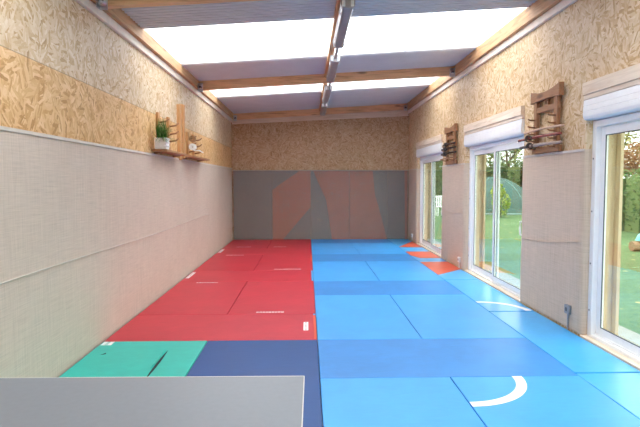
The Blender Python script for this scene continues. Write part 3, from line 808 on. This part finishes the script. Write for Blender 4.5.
hedge([(10.6, 6), (10.7, 19)], 1.95, .7, 11, 'clipped green hedge at the edge of the lawn seen through the closest glass door', 9000, .075)
hedge([(7.6, 33.5), (18, 33.5)], 2.9, .9, 12, 'tall dark hedge behind the dome across the far end of the lawn', 7000, .12, 'tree1')
tree(13.3, 21.0, 2.75, 1.45, 'tree3', 21, 'rust brown bush rising behind the clipped hedge', 2200, .10, low=.35)
tree(16.2, 27.6, 6.6, 2.7, 'tree2', 22, 'yellowing tree with thin crown behind the rust brown bush', 4200, .13, low=.3)
tree(14.6, 39.2, 6.6, 2.6, 'tree1', 23, 'dark thin tree rising above the tall hedge behind the dome', 1500, .14, low=.35)
tree(10.5, 46, 8.5, 2.8, 'tree1', 24, 'tall dark tree far down the garden seen through the far glass door', 4200, .2, low=.25)
tree(18.0, 46.5, 9.0, 2.8, 'tree2', 25, 'tall pale tree with thin crown, farthest tree above the dome', 1300, .16, low=.4)
t = thing('shrub', (8.75, 24.2, -.1), 'lime green young shrub in front of the dome', 'shrub')
leaf_obj('foliage', [((8.75, 24.2, .55), (.4, .4, .6)), ((8.6, 24.2, 1.05), (.3, .3, .4))], 700, .08, 31, 'lime', t)
B().tube([(8.75, 24.2, -.1), (8.7, 24.2, 1.0)], [.03, .01], n=6).build('stem', 'bark', t)
# pale dome shelter
dc = Vector((9.55, 28, -.1)); DR = 1.95
t = thing('garden_dome', tuple(dc), 'pale green see-through dome shelter on the lawn', 'dome')
bm_ = bmesh.new(); bmesh.ops.create_uvsphere(bm_, u_segments=32, v_segments=16, radius=DR, matrix=Matrix.Translation(dc) @ Matrix.Diagonal((1.1, 1.1, .95, 1)))
bmesh.ops.delete(bm_, geom=[v for v in bm_.verts if v.co.z < dc.z - .01], context='VERTS')
b = B(); b.merge(bm_); b.build('film', 'dome', t, smooth=True)
for k in range(6):
    a = PI * k / 6
    B().tube([dc + Vector((math.cos(a) * math.cos(e) * DR * 1.11, math.sin(a) * math.cos(e) * DR * 1.11, math.sin(e) * DR * .965)) for e in [PI * j / 20 for j in range(21)]], .007, n=6).build('rib', 'domerib', t, smooth=True)
B().tube([dc + Vector((math.cos(2 * PI * j / 32) * DR * 1.11, math.sin(2 * PI * j / 32) * DR * 1.11, .04)) for j in range(33)], .04, n=6).build('base_ring', 'domerib', t, smooth=True)
# white garden chair
cx, cy = 6.35, 25.5
t = thing('garden_chair', (cx, cy, -.1), 'white garden chair on the lawn seen through the far glass door', 'chair')
B().box(cx - .24, cx + .24, cy - .22, cy + .22, .32, .36, bev=.01).build('seat', 'frame', t)
b = B()
for i in range(5): b.box(cx - .22 + i * .1, cx - .16 + i * .1, cy + .2, cy + .23, .36, .78)
b.box(cx - .25, cx + .25, cy + .195, cy + .235, .78, .86, bev=.008); b.build('backrest', 'frame', t)
for sx in (-1, 1):
    for sy in (-1, 1): B().box(cx + sx * .22 - .025, cx + sx * .22 + .025, cy + sy * .2 - .025, cy + sy * .2 + .025, -.1, .32).build('leg', 'frame', t)
    B().box(cx + sx * .26 - .03, cx + sx * .26 + .03, cy - .22, cy + .22, .54, .58, bev=.008).build('armrest', 'frame', t)
# turquoise cover on a log
cx, cy = 7.76, 12.3
t = thing('log', (cx, cy, -.1), 'short brown log on the lawn under a turquoise bowl', 'log')
B().tube([(cx - .26, cy, .02), (cx + .26, cy, .02)], [.115, .12], n=18).build('trunk_section', 'log', t)
bm_ = bmesh.new(); bmesh.ops.create_uvsphere(bm_, u_segments=24, v_segments=12, radius=.19, matrix=Matrix.Translation((cx + .06, cy, .15)) @ Matrix.Diagonal((1, 1, 1.05, 1)))
bmesh.ops.delete(bm_, geom=[v for v in bm_.verts if v.co.z < .148], context='VERTS')
b = B(); b.merge(bm_)
b.tube([(cx + .06 + math.cos(2 * PI * j / 24) * .195, cy + math.sin(2 * PI * j / 24) * .195, .155) for j in range(25)], .014, n=6)
tag(b.build('bowl', 'turq', origin=(cx + .06, cy, .15), smooth=True), 'turquoise upturned bowl resting on the log outside', 'bowl')

# ------------------------------------------------------------------ light
w = bpy.data.worlds.new('overcast'); bpy.context.scene.world = w; w.use_nodes = True
nt = w.node_tree; nt.nodes.clear()
bg = nt.nodes.new('ShaderNodeBackground'); ou = nt.nodes.new('ShaderNodeOutputWorld')
tc = nt.nodes.new('ShaderNodeTexCoord'); sp = nt.nodes.new('ShaderNodeSeparateXYZ'); rp = nt.nodes.new('ShaderNodeValToRGB')
rp.color_ramp.elements[0].position = .0; rp.color_ramp.elements[0].color = (.97, .97, .96, 1)
rp.color_ramp.elements[1].position = .8; rp.color_ramp.elements[1].color = (1, .985, .965, 1)
nt.links.new(tc.outputs['Generated'], sp.inputs[0]); nt.links.new(sp.outputs[2], rp.inputs[0]); nt.links.new(rp.outputs[0], bg.inputs[0])
bg.inputs[1].default_value = 1.0; nt.links.new(bg.outputs[0], ou.inputs[0])
sc = bpy.context.scene
sc.view_settings.view_transform = 'Standard'; sc.view_settings.look = 'None'; sc.view_settings.gamma = 1
sc.view_settings.use_curve_mapping = False
sc.view_settings.exposure = 2.45
cy_ = sc.cycles
cy_.max_bounces = 12; cy_.diffuse_bounces = 8; cy_.glossy_bounces = 4; cy_.transmission_bounces = 6; cy_.transparent_max_bounces = 16
cy_.use_denoising = True
